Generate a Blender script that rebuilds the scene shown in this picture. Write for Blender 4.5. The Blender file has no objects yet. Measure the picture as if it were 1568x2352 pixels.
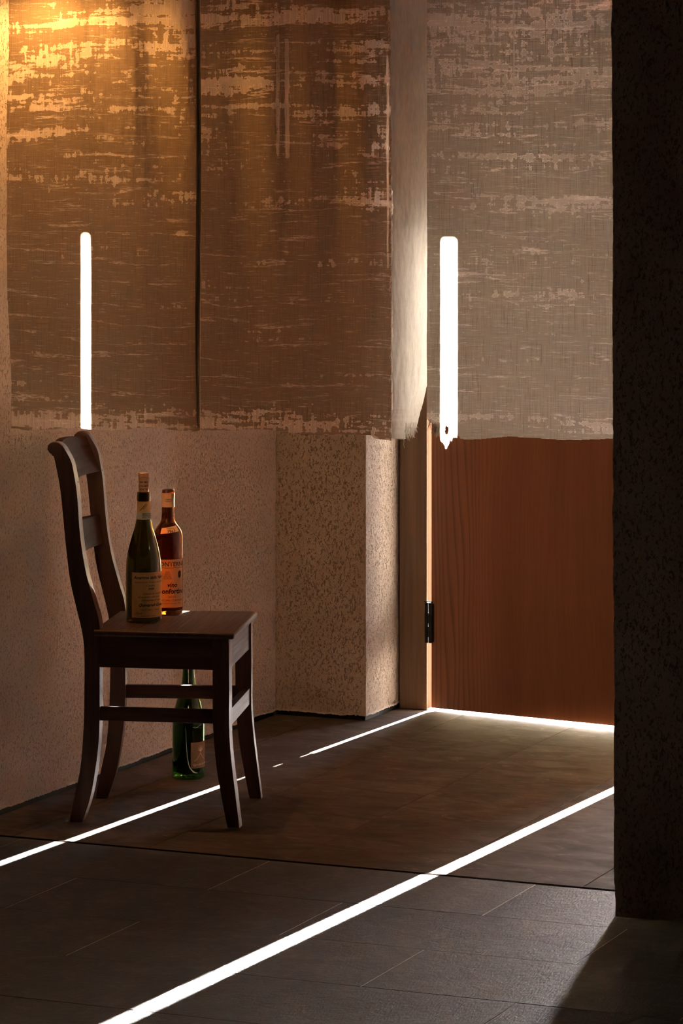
import bpy, bmesh, math, random
from mathutils import Vector, Matrix, noise as mnoise

# ------------------------------------------------------------------ camera, sky, sun, exposure
R = math.radians
SC = bpy.context.scene
COL = SC.collection
cam_data = bpy.data.cameras.new('camera')
cam_data.sensor_width = 36.0
cam_data.sensor_fit = 'AUTO'
cam_data.lens = 7590 / 2352 * 36.0
cam_data.shift_y = -776 / 2352
cam_data.clip_start = 0.05
cam_data.clip_end = 300
cam = bpy.data.objects.new('camera', cam_data)
COL.objects.link(cam)
cam.location = (0, 0, 1.53)
cam.rotation_euler = (R(90), 0, R(23.09))
SC.camera = cam

world = bpy.data.worlds.new('world')
SC.world = world
world.use_nodes = True
wbg = world.node_tree.nodes['Background']
SUN_AZ, SUN_EL = R(2.31), R(14.3)          # azimuth from +y towards +x
sky = world.node_tree.nodes.new('ShaderNodeTexSky')
sky.sky_type = 'NISHITA'
sky.sun_disc = False
sky.sun_elevation = SUN_EL
sky.sun_rotation = SUN_AZ
sky.dust_density = 1.4
sky.air_density = 1.0
sky.ozone_density = 1.0
wb = world.node_tree.nodes.new('ShaderNodeMix')        # white balance of the sky
wb.data_type = 'RGBA'
wb.blend_type = 'MULTIPLY'
wb.inputs[0].default_value = 1.0
wb.inputs[7].default_value = (0.86, 0.97, 1.30, 1)
world.node_tree.links.new(sky.outputs[0], wb.inputs[6])
world.node_tree.links.new(wb.outputs[2], wbg.inputs[0])
wbg.inputs[1].default_value = 0.29

sun_data = bpy.data.lights.new('sun', 'SUN')
sun_data.energy = 34.0
sun_data.color = (1.0, 0.955, 0.90)
sun_data.angle = R(0.53)
sun = bpy.data.objects.new('sun', sun_data)
COL.objects.link(sun)
to_sun = Vector((math.sin(SUN_AZ) * math.cos(SUN_EL), math.cos(SUN_AZ) * math.cos(SUN_EL), math.sin(SUN_EL)))
sun.rotation_euler = to_sun.to_track_quat('Z', 'Y').to_euler()
sun.location = (-3, 14, 4)

SC.view_settings.view_transform = 'Standard'
SC.view_settings.look = 'None'
SC.view_settings.exposure = 4.3
SC.view_settings.gamma = 1.0
SC.view_settings.use_curve_mapping = False
SC.cycles.use_denoising = True
SC.cycles.max_bounces = 14
SC.cycles.diffuse_bounces = 8
SC.cycles.transmission_bounces = 12
SC.cycles.transparent_max_bounces = 12
SC.cycles.caustics_refractive = True
SC.cycles.caustics_reflective = True
SC.cycles.blur_glossy = 0.6
SC.cycles.sample_clamp_indirect = 12

LAMP_STRENGTH = 31.0

# ------------------------------------------------------------------ helpers
RNG = random.Random(7)


def link(o, parent=None):
    COL.objects.link(o)
    if parent is not None:
        o.parent = parent
    return o


def tag(o, label=None, cat=None, group=None, kind=None):
    if label: o['label'] = label
    if cat: o['category'] = cat
    if group: o['group'] = group
    if kind: o['kind'] = kind
    return o


def obj(name, bm, mats, parent=None, smooth=None):
    me = bpy.data.meshes.new(name)
    bmesh.ops.recalc_face_normals(bm, faces=bm.faces)
    bm.to_mesh(me)
    bm.free()
    for m in (mats if isinstance(mats, (list, tuple)) else [mats]):
        me.materials.append(m)
    if smooth is not None:
        me.polygons.foreach_set('use_smooth', [True] * len(me.polygons))
        if smooth < 180:
            me.set_sharp_from_angle(angle=R(smooth))
    return link(bpy.data.objects.new(name, me), parent)


def empty(name, loc, rz=0.0):
    o = bpy.data.objects.new(name, None)
    o.empty_display_size = 0.1
    o.location = loc
    o.rotation_euler = (0, 0, rz)
    return link(o)


def box(bm, x0, x1, y0, y1, z0, z1, bevel=0.0, seg=2, M=None):
    r = bmesh.ops.create_cube(bm, size=1.0)
    vs = r['verts']
    for v in vs:
        v.co = Vector((x0 + (v.co.x + .5) * (x1 - x0), y0 + (v.co.y + .5) * (y1 - y0), z0 + (v.co.z + .5) * (z1 - z0)))
        if M is not None:
            v.co = M @ v.co
    if bevel:
        es = list({e for v in vs for e in v.link_edges})
        bmesh.ops.bevel(bm, geom=es, offset=bevel, segments=seg, profile=0.5, affect='EDGES')
    return bm


def prism(bm, pts, M, t0, t1, bevel=0.0, seg=2):
    """polygon pts (s, z) extruded along the second axis of the frame M from t0 to t1"""
    a = [bm.verts.new(M @ Vector((s, t0, z))) for s, z in pts]
    b = [bm.verts.new(M @ Vector((s, t1, z))) for s, z in pts]
    n = len(pts)
    f0 = bm.faces.new(a)
    f1 = bm.faces.new(b)
    for i in range(n):
        bm.faces.new((a[i], a[(i + 1) % n], b[(i + 1) % n], b[i]))
    if bevel:
        es = list(f0.edges) + list(f1.edges)
        bmesh.ops.bevel(bm, geom=es, offset=bevel, segments=seg, profile=0.5, affect='EDGES')
    return bm


def lathe(bm, prof, seg=64, closed=False):
    rings = []
    for r, z in prof:
        if r < 1e-6:
            rings.append([bm.verts.new((0, 0, z))])
        else:
            rings.append([bm.verts.new((r * math.cos(2 * math.pi * k / seg), r * math.sin(2 * math.pi * k / seg), z)) for k in range(seg)])
    pairs = list(zip(rings[:-1], rings[1:]))
    if closed:
        pairs.append((rings[-1], rings[0]))
    for A, B in pairs:
        for k in range(seg):
            k2 = (k + 1) % seg
            if len(A) == 1 and len(B) == 1:
                continue
            if len(A) == 1:
                bm.faces.new((A[0], B[k], B[k2]))
            elif len(B) == 1:
                bm.faces.new((A[k], A[k2], B[0]))
            else:
                bm.faces.new((A[k], A[k2], B[k2], B[k]))
    return bm


def catmull(pts, n=5):
    out = []
    for i in range(len(pts) - 1):
        p0 = pts[max(i - 1, 0)]; p1 = pts[i]; p2 = pts[i + 1]; p3 = pts[min(i + 2, len(pts) - 1)]
        for k in range(n):
            t = k / n
            out.append(tuple(0.5 * ((2 * p1[j]) + (-p0[j] + p2[j]) * t + (2 * p0[j] - 5 * p1[j] + 4 * p2[j] - p3[j]) * t * t
                                    + (-p0[j] + 3 * p1[j] - 3 * p2[j] + p3[j]) * t ** 3) for j in range(2)))
    out.append(tuple(pts[-1]))
    return out


def fn(x, y=0.0, z=0.0):
    return mnoise.noise(Vector((x, y, z)))


# ------------------------------------------------------------------ materials
class NT:
    def __init__(self, name):
        self.m = bpy.data.materials.new(name)
        self.m.use_nodes = True
        self.t = self.m.node_tree
        self.t.nodes.clear()
        self.out = self.t.nodes.new('ShaderNodeOutputMaterial')

    def n(self, typ, **kw):
        nd = self.t.nodes.new(typ)
        for k, v in kw.items():
            if k.startswith('i_'):
                key = k[2:]
                key = int(key) if key.isdigit() else key.replace('_', ' ')
                sock = nd.inputs[key]
                if hasattr(v, 'is_output'):
                    self.t.links.new(v, sock)
                else:
                    sock.default_value = v
            else:
                setattr(nd, k, v)
        return nd

    def l(self, a, b):
        self.t.links.new(a, b)

    def coord(self, scale=(1, 1, 1), kind='Object', rot=(0, 0, 0)):
        tc = self.n('ShaderNodeTexCoord')
        mp = self.n('ShaderNodeMapping')
        mp.inputs['Scale'].default_value = scale
        mp.inputs['Rotation'].default_value = rot
        self.l(tc.outputs[kind], mp.inputs['Vector'])
        return mp.outputs[0]

    def noise(self, vec, scale=1.0, detail=3.0, rough=0.5, dist=0.0):
        nd = self.n('ShaderNodeTexNoise')
        self.l(vec, nd.inputs['Vector'])
        nd.inputs['Scale'].default_value = scale
        nd.inputs['Detail'].default_value = detail
        nd.inputs['Roughness'].default_value = rough
        nd.inputs['Distortion'].default_value = dist
        return nd.outputs[0]

    def ramp(self, fac, stops):
        nd = self.n('ShaderNodeValToRGB')
        self.l(fac, nd.inputs[0])
        els = nd.color_ramp.elements
        while len(els) < len(stops):
            els.new(0.5)
        for e, (p, c) in zip(els, stops):
            e.position = p
            e.color = (*c, 1) if len(c) == 3 else c
        return nd.outputs[0]

    def rng(self, val, a, b, c=0.0, d=1.0, smooth=False):
        nd = self.n('ShaderNodeMapRange')
        if smooth: nd.interpolation_type = 'SMOOTHSTEP'
        self.l(val, nd.inputs[0])
        for i, q in zip((1, 2, 3, 4), (a, b, c, d)):
            nd.inputs[i].default_value = q
        return nd.outputs[0]

    def math(self, op, a, b=None, clamp=False):
        nd = self.n('ShaderNodeMath', operation=op)
        nd.use_clamp = clamp
        for i, q in enumerate((a, b)):
            if q is None: continue
            if hasattr(q, 'is_output'): self.l(q, nd.inputs[i])
            else: nd.inputs[i].default_value = q
        return nd.outputs[0]

    def mix(self, fac, a, b, mode='MIX'):
        nd = self.n('ShaderNodeMix', data_type='RGBA', blend_type=mode)
        for s, q in ((nd.inputs[0], fac), (nd.inputs[6], a), (nd.inputs[7], b)):
            if hasattr(q, 'is_output'): self.l(q, s)
            else: s.default_value = q if not isinstance(q, tuple) else (*q, 1)
        return nd.outputs[2]

    def bump(self, h, strength=0.5, dist=0.01, normal=None):
        nd = self.n('ShaderNodeBump')
        self.l(h, nd.inputs['Height'])
        nd.inputs['Strength'].default_value = strength
        nd.inputs['Distance'].default_value = dist
        if normal is not None: self.l(normal, nd.inputs['Normal'])
        return nd.outputs[0]

    def principled(self, color, rough=0.5, normal=None, spec=0.5, **kw):
        p = self.n('ShaderNodeBsdfPrincipled')
        if hasattr(color, 'is_output'): self.l(color, p.inputs['Base Color'])
        else: p.inputs['Base Color'].default_value = (*color, 1)
        if hasattr(rough, 'is_output'): self.l(rough, p.inputs['Roughness'])
        else: p.inputs['Roughness'].default_value = rough
        p.inputs['Specular IOR Level'].default_value = spec
        if normal is not None: self.l(normal, p.inputs['Normal'])
        for k, v in kw.items():
            s = p.inputs[k.replace('_', ' ')]
            if hasattr(v, 'is_output'): self.l(v, s)
            else: s.default_value = v
        self.l(p.outputs[0], self.out.inputs[0])
        return p


def mat_plain(name, color, rough=0.5, spec=0.5, metal=0.0):
    m = NT(name)
    c = m.coord()
    f = m.noise(c, 60, 4, 0.6)
    col = m.mix(m.rng(f, 0.35, 0.65), tuple(q * 0.85 for q in color), tuple(min(1, q * 1.12) for q in color))
    m.principled(col, rough, m.bump(f, 0.12, 0.001), spec, Metallic=metal)
    return m.m


def mat_plaster(name, base, pit_shade, scale=1.0, rot=(0, 0, 0), strength=1.0, dist=0.006):
    m = NT(name)
    c = m.coord((1, 1, 1), rot=rot)
    st = m.coord((1, 1, 0.55), rot=rot)
    fine = m.noise(st, 210 * scale, 3, 0.6, 0.4)
    coarse = m.noise(st, 95 * scale, 3, 0.6, 0.5)
    h = m.math('ADD', m.math('MULTIPLY', coarse, 0.75), m.math('MULTIPLY', fine, 0.5))
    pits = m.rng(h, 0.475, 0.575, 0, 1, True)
    h2 = m.math('ADD', pits, m.math('MULTIPLY', fine, 0.5))
    big = m.noise(c, 2.2, 3, 0.6)
    tone = m.mix(m.rng(big, 0.3, 0.7), tuple(q * 0.88 for q in base), tuple(q * 1.08 for q in base))
    col = m.mix(pits, pit_shade, tone)  # shadows inside the stucco pits are put into the colour
    m.principled(col, 0.9, m.bump(h2, strength, dist), 0.15)
    return m.m


def mat_wood(name, dark, light, rough=0.4, axis='Z', scale=1.0, coat=0.0, bump=0.15, spec=0.5):
    m = NT(name)
    s = {'Z': (26, 26, 1.6), 'X': (1.6, 26, 26), 'Y': (26, 1.6, 26)}[axis]
    c = m.coord(tuple(q * scale for q in s))
    g = m.noise(c, 1.0, 5, 0.65, 1.2)
    s2 = {'Z': (160, 160, 5), 'X': (5, 160, 160), 'Y': (160, 5, 160)}[axis]
    f = m.noise(m.coord(tuple(q * scale for q in s2)), 1.0, 3, 0.6)
    k = m.math('ADD', m.math('MULTIPLY', g, 0.7), m.math('MULTIPLY', f, 0.3))
    col = m.mix(m.rng(k, 0.36, 0.62), dark, light)
    p = m.principled(col, m.rng(f, 0.3, 0.7, rough - 0.06, rough + 0.1), m.bump(k, bump, 0.002), spec)
    if coat:
        p.inputs['Coat Weight'].default_value = coat
        p.inputs['Coat Roughness'].default_value = 0.25
    return m.m


def mat_door():
    m = NT('door_veneer')
    base = m.coord((1, 1, 1))
    # flame grain: near-straight growth rings bent by a slow field
    xs0 = m.n('ShaderNodeSeparateXYZ')
    m.l(base, xs0.inputs[0])
    field = m.noise(m.coord((4.5, 4.5, 0.75)), 1.0, 2, 0.45, 0.3)
    fr = m.math('FRACT', m.math('ADD', m.math('MULTIPLY', xs0.outputs[0], 62.0), m.math('MULTIPLY', field, 11.0)))
    lines = m.rng(fr, 0.0, 0.45, 1.0, 0.0, True)
    lines2 = m.rng(fr, 0.90, 1.0, 0.0, 1.0, True)
    ln = m.math('MAXIMUM', lines, lines2)
    pore = m.noise(m.coord((420, 420, 9)), 1.0, 3, 0.65)
    pm = m.rng(pore, 0.45, 0.65, 0, 1)
    xs = m.n('ShaderNodeSeparateXYZ')
    m.l(base, xs.inputs[0])
    # bold rings near the hinge side, straighter and fainter grain away from it
    bold = m.rng(xs.outputs[0], 0.06, 0.26, 1.0, 0.16, True)
    k = m.math('MULTIPLY', m.math('MULTIPLY', ln, bold), m.rng(pore, 0.3, 0.6, 0.5, 1.0))
    broad = m.noise(m.coord((9, 9, 0.5)), 1.0, 3, 0.5)
    col = m.mix(m.rng(broad, 0.3, 0.7), (0.22, 0.082, 0.032), (0.32, 0.125, 0.053))
    col = m.mix(m.math('MULTIPLY', k, 0.75), col, (0.115, 0.038, 0.014))
    col = m.mix(m.math('MULTIPLY', pm, 0.28), col, (0.15, 0.05, 0.018))
    m.principled(col, 0.42, m.bump(m.math('ADD', ln, pm), 0.10, 0.001), 0.4)
    return m.m


def mat_tile():
    m = NT('slate_tile')
    oi = m.n('ShaderNodeObjectInfo')
    tc = m.n('ShaderNodeTexCoord')
    va = m.n('ShaderNodeVectorMath', operation='ADD')
    cb = m.n('ShaderNodeCombineXYZ')
    r = m.math('MULTIPLY', oi.outputs['Random'], 37.0)
    m.l(r, cb.inputs[0]); m.l(r, cb.inputs[1])
    m.l(tc.outputs['Object'], va.inputs[0]); m.l(cb.outputs[0], va.inputs[1])
    v = va.outputs[0]
    big = m.noise(v, 5.5, 5, 0.6, 1.5)
    mid = m.noise(v, 28, 4, 0.6, 1.2)
    mp = m.n('ShaderNodeMapping')
    mp.inputs['Scale'].default_value = (1, 0.28, 1)
    mp.inputs['Rotation'].default_value = (0, 0, R(-28))
    m.l(v, mp.inputs[0])
    fine = m.noise(mp.outputs[0], 260, 3, 0.6, 0.4)
    sc = m.noise(mp.outputs[0], 60, 2, 0.5, 2.2)
    scratch = m.rng(m.math('ABSOLUTE', m.math('SUBTRACT', sc, 0.5)), 0.0, 0.012, 1.0, 0.0)
    col = m.mix(m.rng(big, 0.35, 0.68), (0.014, 0.012, 0.011), (0.062, 0.056, 0.053))
    col = m.mix(m.math('MULTIPLY', m.rng(mid, 0.42, 0.62), 0.6), col, (0.068, 0.060, 0.056))
    col = m.mix(m.math('MULTIPLY', scratch, 0.25), col, (0.2, 0.18, 0.16))
    h = m.math('ADD', m.math('MULTIPLY', fine, 0.55), m.math('ADD', m.math('MULTIPLY', mid, 0.5), m.math('MULTIPLY', scratch, -0.15)))
    m.principled(col, m.rng(mid, 0.3, 0.7, 0.42, 0.58), m.bump(h, 0.9, 0.003), 0.33)
    return m.m


def mat_entry_floor():
    m = NT('brown_trowelled_concrete')
    oi = m.n('ShaderNodeObjectInfo')
    tc = m.n('ShaderNodeTexCoord')
    va = m.n('ShaderNodeVectorMath', operation='ADD')
    cb = m.n('ShaderNodeCombineXYZ')
    m.l(m.math('MULTIPLY', oi.outputs['Random'], 11.0), cb.inputs[1])
    m.l(tc.outputs['Object'], va.inputs[0]); m.l(cb.outputs[0], va.inputs[1])
    v = va.outputs[0]
    mp = m.n('ShaderNodeMapping')
    mp.inputs['Scale'].default_value = (1, 1.9, 1)
    mp.inputs['Rotation'].default_value = (0, 0, R(12))
    m.l(v, mp.inputs[0])
    st = m.noise(mp.outputs[0], 7, 6, 0.62, 1.0)
    big = m.noise(v, 2.6, 4, 0.6, 0.8)
    fine = m.noise(mp.outputs[0], 120, 3, 0.6)
    wear = m.rng(m.noise(mp.outputs[0], 16, 5, 0.7, 1.4), 0.57, 0.70, 0, 1)
    col = m.mix(m.rng(big, 0.35, 0.65), (0.086, 0.053, 0.034), (0.125, 0.087, 0.062))
    col = m.mix(m.math('MULTIPLY', m.rng(st, 0.42, 0.66), 0.8), col, (0.058, 0.040, 0.028))
    col = m.mix(m.math('MULTIPLY', wear, 0.5), col, (0.27, 0.185, 0.125))
    dk = m.rng(m.noise(v, 4.2, 5, 0.65, 1.8), 0.52, 0.68, 0, 1)
    col = m.mix(m.math('MULTIPLY', dk, 0.6), col, (0.052, 0.038, 0.026))
    h = m.math('ADD', m.math('MULTIPLY', st, 0.7), m.math('MULTIPLY', fine, 0.3))
    m.principled(col, m.rng(st, 0.3, 0.7, 0.64, 0.82), m.bump(h, 0.5, 0.003), 0.15)
    return m.m


def mat_linen(name, dense, worn, seed=0.0, open_dense=0.02, open_worn=0.35, amount=0.0, trans=0.55, fill=0.8, warpdark=0.5, tears=()):
    """old hand-woven linen: horizontal bands where the weft has worn to bare threads"""
    m = NT(name)
    tc = m.n('ShaderNodeTexCoord')
    off = m.n('ShaderNodeVectorMath', operation='ADD')
    off.inputs[1].default_value = (seed, 0, seed * 0.37)
    m.l(tc.outputs['Object'], off.inputs[0])
    base = off.outputs[0]

    def co(sx, sz):
        mp = m.n('ShaderNodeMapping')
        mp.inputs['Scale'].default_value = (sx, 0.0, sz)
        m.l(base, mp.inputs[0])
        return mp.outputs[0]
    sag = m.noise(co(2.2, 1.0), 1.0, 2, 0.5)
    sep = m.n('ShaderNodeSeparateXYZ'); m.l(base, sep.inputs[0])
    zz = m.math('ADD', sep.outputs[2], m.math('MULTIPLY', sag, 0.045))
    zv = m.n('ShaderNodeCombineXYZ'); m.l(zz, zv.inputs[2]); m.l(m.math('MULTIPLY', sep.outputs[0], 0.06), zv.inputs[0])
    band = m.noise(zv.outputs[0], 14, 4, 0.75)                 # which heights are worn
    patch = m.noise(co(34, 46), 1.0, 4, 0.62, 0.6)             # along a band
    drip = m.noise(co(95, 13), 1.0, 3, 0.6)                    # runs of bare warp threads
    spk = m.noise(co(70, 260), 1.0, 3, 0.6)                    # small weft slubs
    f = m.math('ADD', m.math('MULTIPLY', band, 1.75), m.math('ADD', m.math('MULTIPLY', patch, 0.62), m.math('MULTIPLY', drip, 0.55)))
    f = m.math('SUBTRACT', f, 0.275)
    f = m.math('ADD', f, m.math('MULTIPLY', spk, 0.18))
    # wear: most in the upper half and along the hem
    hz = m.n('ShaderNodeSeparateXYZ'); m.l(tc.outputs['Object'], hz.inputs[0])
    wear = m.math('ADD', m.rng(hz.outputs[2], 1.36, 1.62, -0.115, 0.045, True), m.rng(hz.outputs[2], 0.985, 1.005, 0.17, 0.0, True))
    f = m.math('ADD', f, m.math('ADD', wear, amount))
    for cx_, za, zb_, wd in tears:                  # vertical runs where only the warp is left
        wob = m.math('MULTIPLY', m.math('SUBTRACT', drip, 0.5), 0.006)
        dx = m.math('ABSOLUTE', m.math('ADD', m.math('SUBTRACT', hz.outputs[0], cx_), wob))
        tz = m.math('MULTIPLY', m.rng(hz.outputs[2], za, za + 0.05, 0, 1, True), m.rng(hz.outputs[2], zb_ - 0.03, zb_, 1, 0, True))
        f = m.math('ADD', f, m.math('MULTIPLY', m.math('MULTIPLY', m.rng(dx, wd * 0.4, wd, 1, 0, True), tz), 0.45))
    wm = m.rng(f, 1.41, 1.435, 0, 1, True)
    edge = m.rng(m.math('ABSOLUTE', m.math('SUBTRACT', f, 1.413)), 0.0, 0.018, 1.0, 0.0)
    # long thin lines where single wefts have slipped
    ridge = m.noise(zv.outputs[0], 23, 3, 0.6)
    ln = m.rng(m.math('ABSOLUTE', m.math('SUBTRACT', ridge, m.rng(spk, 0.3, 0.7, 0.485, 0.515))), 0.003, 0.011, 0.75, 0.0)
    ln = m.math('MULTIPLY', ln, m.rng(m.noise(co(9, 60), 1.0, 3, 0.6), 0.47, 0.60, 0, 1))
    edge = m.math('MAXIMUM', edge, ln)
    slub = m.rng(m.noise(co(30, 330), 1.0, 3, 0.6), 0.60, 0.70, 0, 1)
    slubv = m.rng(m.noise(co(330, 14), 1.0, 3, 0.6), 0.56, 0.72, 0, 1)
    warp = m.noise(co(1500, 10), 1.0, 2, 0.6)
    weft = m.noise(co(14, 1300), 1.0, 2, 0.6)
    weave = m.math('ADD', m.math('MULTIPLY', warp, 0.5), m.math('MULTIPLY', weft, 0.5))
    tone = m.mix(m.rng(weave, 0.38, 0.62), tuple(q * 0.72 for q in dense), tuple(q * 1.22 for q in dense))
    tone = m.mix(m.math('MULTIPLY', slubv, warpdark), tone, tuple(q * 0.45 for q in dense))
    tone = m.mix(m.math('MULTIPLY', slub, 0.5), tone, worn)
    tone = m.mix(m.math('MULTIPLY', wm, fill), tone, tuple(q * 0.9 for q in worn))
    tone = m.mix(m.math('MULTIPLY', edge, 0.85), tone, worn)
    dif = m.n('ShaderNodeBsdfDiffuse'); m.l(tone, dif.inputs[0])
    tr = m.n('ShaderNodeBsdfTranslucent'); m.l(tone, tr.inputs[0])
    nb = m.bump(m.math('ADD', weave, m.math('MULTIPLY', edge, 1.2)), 0.35, 0.001)
    m.l(nb, dif.inputs['Normal'])
    s1 = m.n('ShaderNodeMixShader')
    m.l(m.rng(m.math('MAXIMUM', wm, edge), 0.0, 1.0, trans, 0.78), s1.inputs[0])
    m.l(dif.outputs[0], s1.inputs[1]); m.l(tr.outputs[0], s1.inputs[2])
    tp = m.n('ShaderNodeBsdfTransparent')
    gap = m.rng(warp, 0.40, 0.56, 1.25, 0.45)
    op = m.math('ADD', open_dense, m.math('MULTIPLY', m.math('MULTIPLY', m.math('MULTIPLY', wm, m.math('SUBTRACT', 1.0, m.math('MULTIPLY', edge, 0.8))), gap), open_worn), clamp=True)
    s2 = m.n('ShaderNodeMixShader')
    m.l(op, s2.inputs[0]); m.l(s1.outputs[0], s2.inputs[1]); m.l(tp.outputs[0], s2.inputs[2])
    m.l(s2.outputs[0], m.out.inputs[0])
    return m.m


def mat_cloth_plain(name, color, trans=0.4):
    m = NT(name)
    c = m.noise(m.coord((500, 500, 40)), 1.0, 3, 0.6)
    col = m.mix(m.rng(c, 0.35, 0.65), tuple(q * 0.85 for q in color), color)
    dif = m.n('ShaderNodeBsdfDiffuse'); m.l(col, dif.inputs[0])
    m.l(m.bump(c, 0.3, 0.001), dif.inputs['Normal'])
    tr = m.n('ShaderNodeBsdfTranslucent'); m.l(col, tr.inputs[0])
    s1 = m.n('ShaderNodeMixShader', i_0=trans)
    m.l(dif.outputs[0], s1.inputs[1]); m.l(tr.outputs[0], s1.inputs[2])
    m.l(s1.outputs[0], m.out.inputs[0])
    return m.m


def mat_glass(name, color, rough=0.02):
    m = NT(name)
    c = m.coord()
    f = m.noise(c, 35, 3, 0.6)
    col = m.mix(m.rng(f, 0.3, 0.7), color, tuple(q * 0.94 for q in color))
    m.principled(col, rough, m.bump(f, 0.03, 0.002), 0.5, Transmission_Weight=1.0, IOR=1.5)
    return m.m


def mat_paper(name, color, trans=0.25):
    m = NT(name)
    f = m.noise(m.coord(), 90, 4, 0.6)
    b = m.noise(m.coord(), 14, 3, 0.6)
    col = m.mix(m.rng(f, 0.3, 0.7), tuple(q * 0.9 for q in color), color)
    col = m.mix(m.math('MULTIPLY', m.rng(b, 0.45, 0.7), 0.3), col, tuple(q * 0.6 for q in color))
    dif = m.n('ShaderNodeBsdfDiffuse'); m.l(col, dif.inputs[0])
    tr = m.n('ShaderNodeBsdfTranslucent'); m.l(col, tr.inputs[0])
    s1 = m.n('ShaderNodeMixShader', i_0=trans)
    m.l(dif.outputs[0], s1.inputs[1]); m.l(tr.outputs[0], s1.inputs[2])
    m.l(s1.outputs[0], m.out.inputs[0])
    return m.m


def mat_emit(name, color, strength):
    m = NT(name)
    e = m.n('ShaderNodeEmission', i_0=(*color, 1), i_1=strength)
    m.l(e.outputs[0], m.out.inputs[0])
    return m.m


M = {}
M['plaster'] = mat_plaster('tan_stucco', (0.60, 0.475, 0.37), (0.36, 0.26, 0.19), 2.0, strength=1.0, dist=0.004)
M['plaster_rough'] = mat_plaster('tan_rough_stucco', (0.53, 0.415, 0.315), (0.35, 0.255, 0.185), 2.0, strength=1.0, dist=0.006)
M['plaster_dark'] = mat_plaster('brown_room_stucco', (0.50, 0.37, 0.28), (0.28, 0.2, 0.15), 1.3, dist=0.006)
M['plaster_lip'] = mat_plain('broken_plaster_edge', (0.50, 0.41, 0.33), 0.9, 0.1)
M['tar'] = mat_plain('black_wall_base', (0.012, 0.011, 0.010), 0.7, 0.2)
M['ceiling'] = mat_wood('ceiling_boards', (0.10, 0.06, 0.035), (0.17, 0.10, 0.06), 0.6, 'X')
M['concrete'] = mat_plain('outdoor_concrete', (0.42, 0.40, 0.37), 0.9, 0.2)
M['grout'] = mat_plain('pale_grout', (0.55, 0.52, 0.48), 0.85, 0.2)
M['tile'] = mat_tile()
M['entry'] = mat_entry_floor()
M['gap_shade'] = mat_plain('black_gap_shade', (0.008, 0.006, 0.005), 0.95, 0.0)  # black for the shadow line at the threshold
M['door'] = mat_door()
M['frame'] = mat_wood('brown_door_frame', (0.115, 0.062, 0.030), (0.20, 0.115, 0.06), 0.45, 'Z', 0.8)
M['raw_wood'] = mat_wood('varnished_pale_door_edge', (0.70, 0.62, 0.54), (0.82, 0.75, 0.68), 0.24, 'Z', 1.0, 0.0, 0.03, 0.8)
M['iron'] = mat_plain('blackened_hinge_iron', (0.02, 0.018, 0.016), 0.4, 0.5, 0.6)
M['chair'] = mat_wood('dark_stained_chair_wood', (0.048, 0.020, 0.0125), (0.100, 0.045, 0.027), 0.44, 'Z', 1.0, 0.0, 0.2, 0.38)
M['chair_x'] = mat_wood('dark_stained_rail_wood', (0.048, 0.020, 0.0125), (0.100, 0.045, 0.027), 0.50, 'X', 1.0, 0.0, 0.2, 0.25)
M['chair_r'] = mat_wood('dark_stained_cross_wood', (0.026, 0.0105, 0.0065), (0.056, 0.024, 0.014), 0.62, 'Y', 1.0, 0.0, 0.2, 0.03)
M['chair_f'] = mat_wood('lit_stained_front_wood', (0.030, 0.0125, 0.008), (0.085, 0.045, 0.030), 0.48, 'Y', 1.0, 0.0, 0.2, 0.3)  # colour paler than the cross wood, for light grazing the front rails
M['chair_y'] = mat_wood('dark_stained_seat_wood', (0.045, 0.020, 0.012), (0.095, 0.045, 0.027), 0.42, 'Y', 1.0, 0.0, 0.15, 0.4)
M['linen_a'] = mat_linen('worn_linen_left', (0.33, 0.235, 0.145), (0.86, 0.70, 0.53), 0.0)
M['linen_b'] = mat_linen('worn_linen_middle', (0.34, 0.25, 0.165), (0.86, 0.72, 0.58), 5.3, tears=((-3.0785, 1.56, 1.86, 0.006), (-3.0525, 1.55, 1.85, 0.007), (-2.806, 1.3, 1.8, 0.003)))
M['linen_c'] = mat_linen('worn_linen_right', (0.36, 0.32, 0.265), (0.80, 0.75, 0.70), 11.7, tears=((-2.497, 1.70, 1.95, 0.0022),), open_worn=0.15, fill=0.42, warpdark=0.75)
M['selvage'] = mat_cloth_plain('white_frayed_linen', (0.82, 0.80, 0.77), 0.3)
M['hem'] = mat_cloth_plain('folded_linen_hem', (0.40, 0.31, 0.22), 0.04)
M['thread'] = mat_cloth_plain('linen_thread', (0.75, 0.68, 0.60), 0.3)

# ------------------------------------------------------------------ structure
LW = -3.853           # left wall
TH = 6.727            # threshold between slate and entry floor
BV = 8.80             # plane of the door wall


def structure(name, bm, m, label, smooth=None, parent=None):
    o = obj(name, bm, m, parent, smooth)
    if parent is None:
        tag(o, label, None, None, 'structure')
    return o


# floors
bm = bmesh.new()
box(bm, LW - 0.2, 2.7, 3.0, TH - 0.0145, -0.10, -0.0007)
box(bm, LW - 0.2, -1.8, TH - 0.0145, BV + 0.14, -0.10, -0.012)
floor = structure('floor', bm, M['grout'], 'floor of dark slate tiles before the threshold and brown panels behind it')
bm = bmesh.new()
box(bm, LW - 0.2, 2.7, -1.5, 3.0, -0.10, 0.0)
structure('floor', bm, M['tile'], 'plain dark slate floor in the unlit front part of the room')

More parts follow.
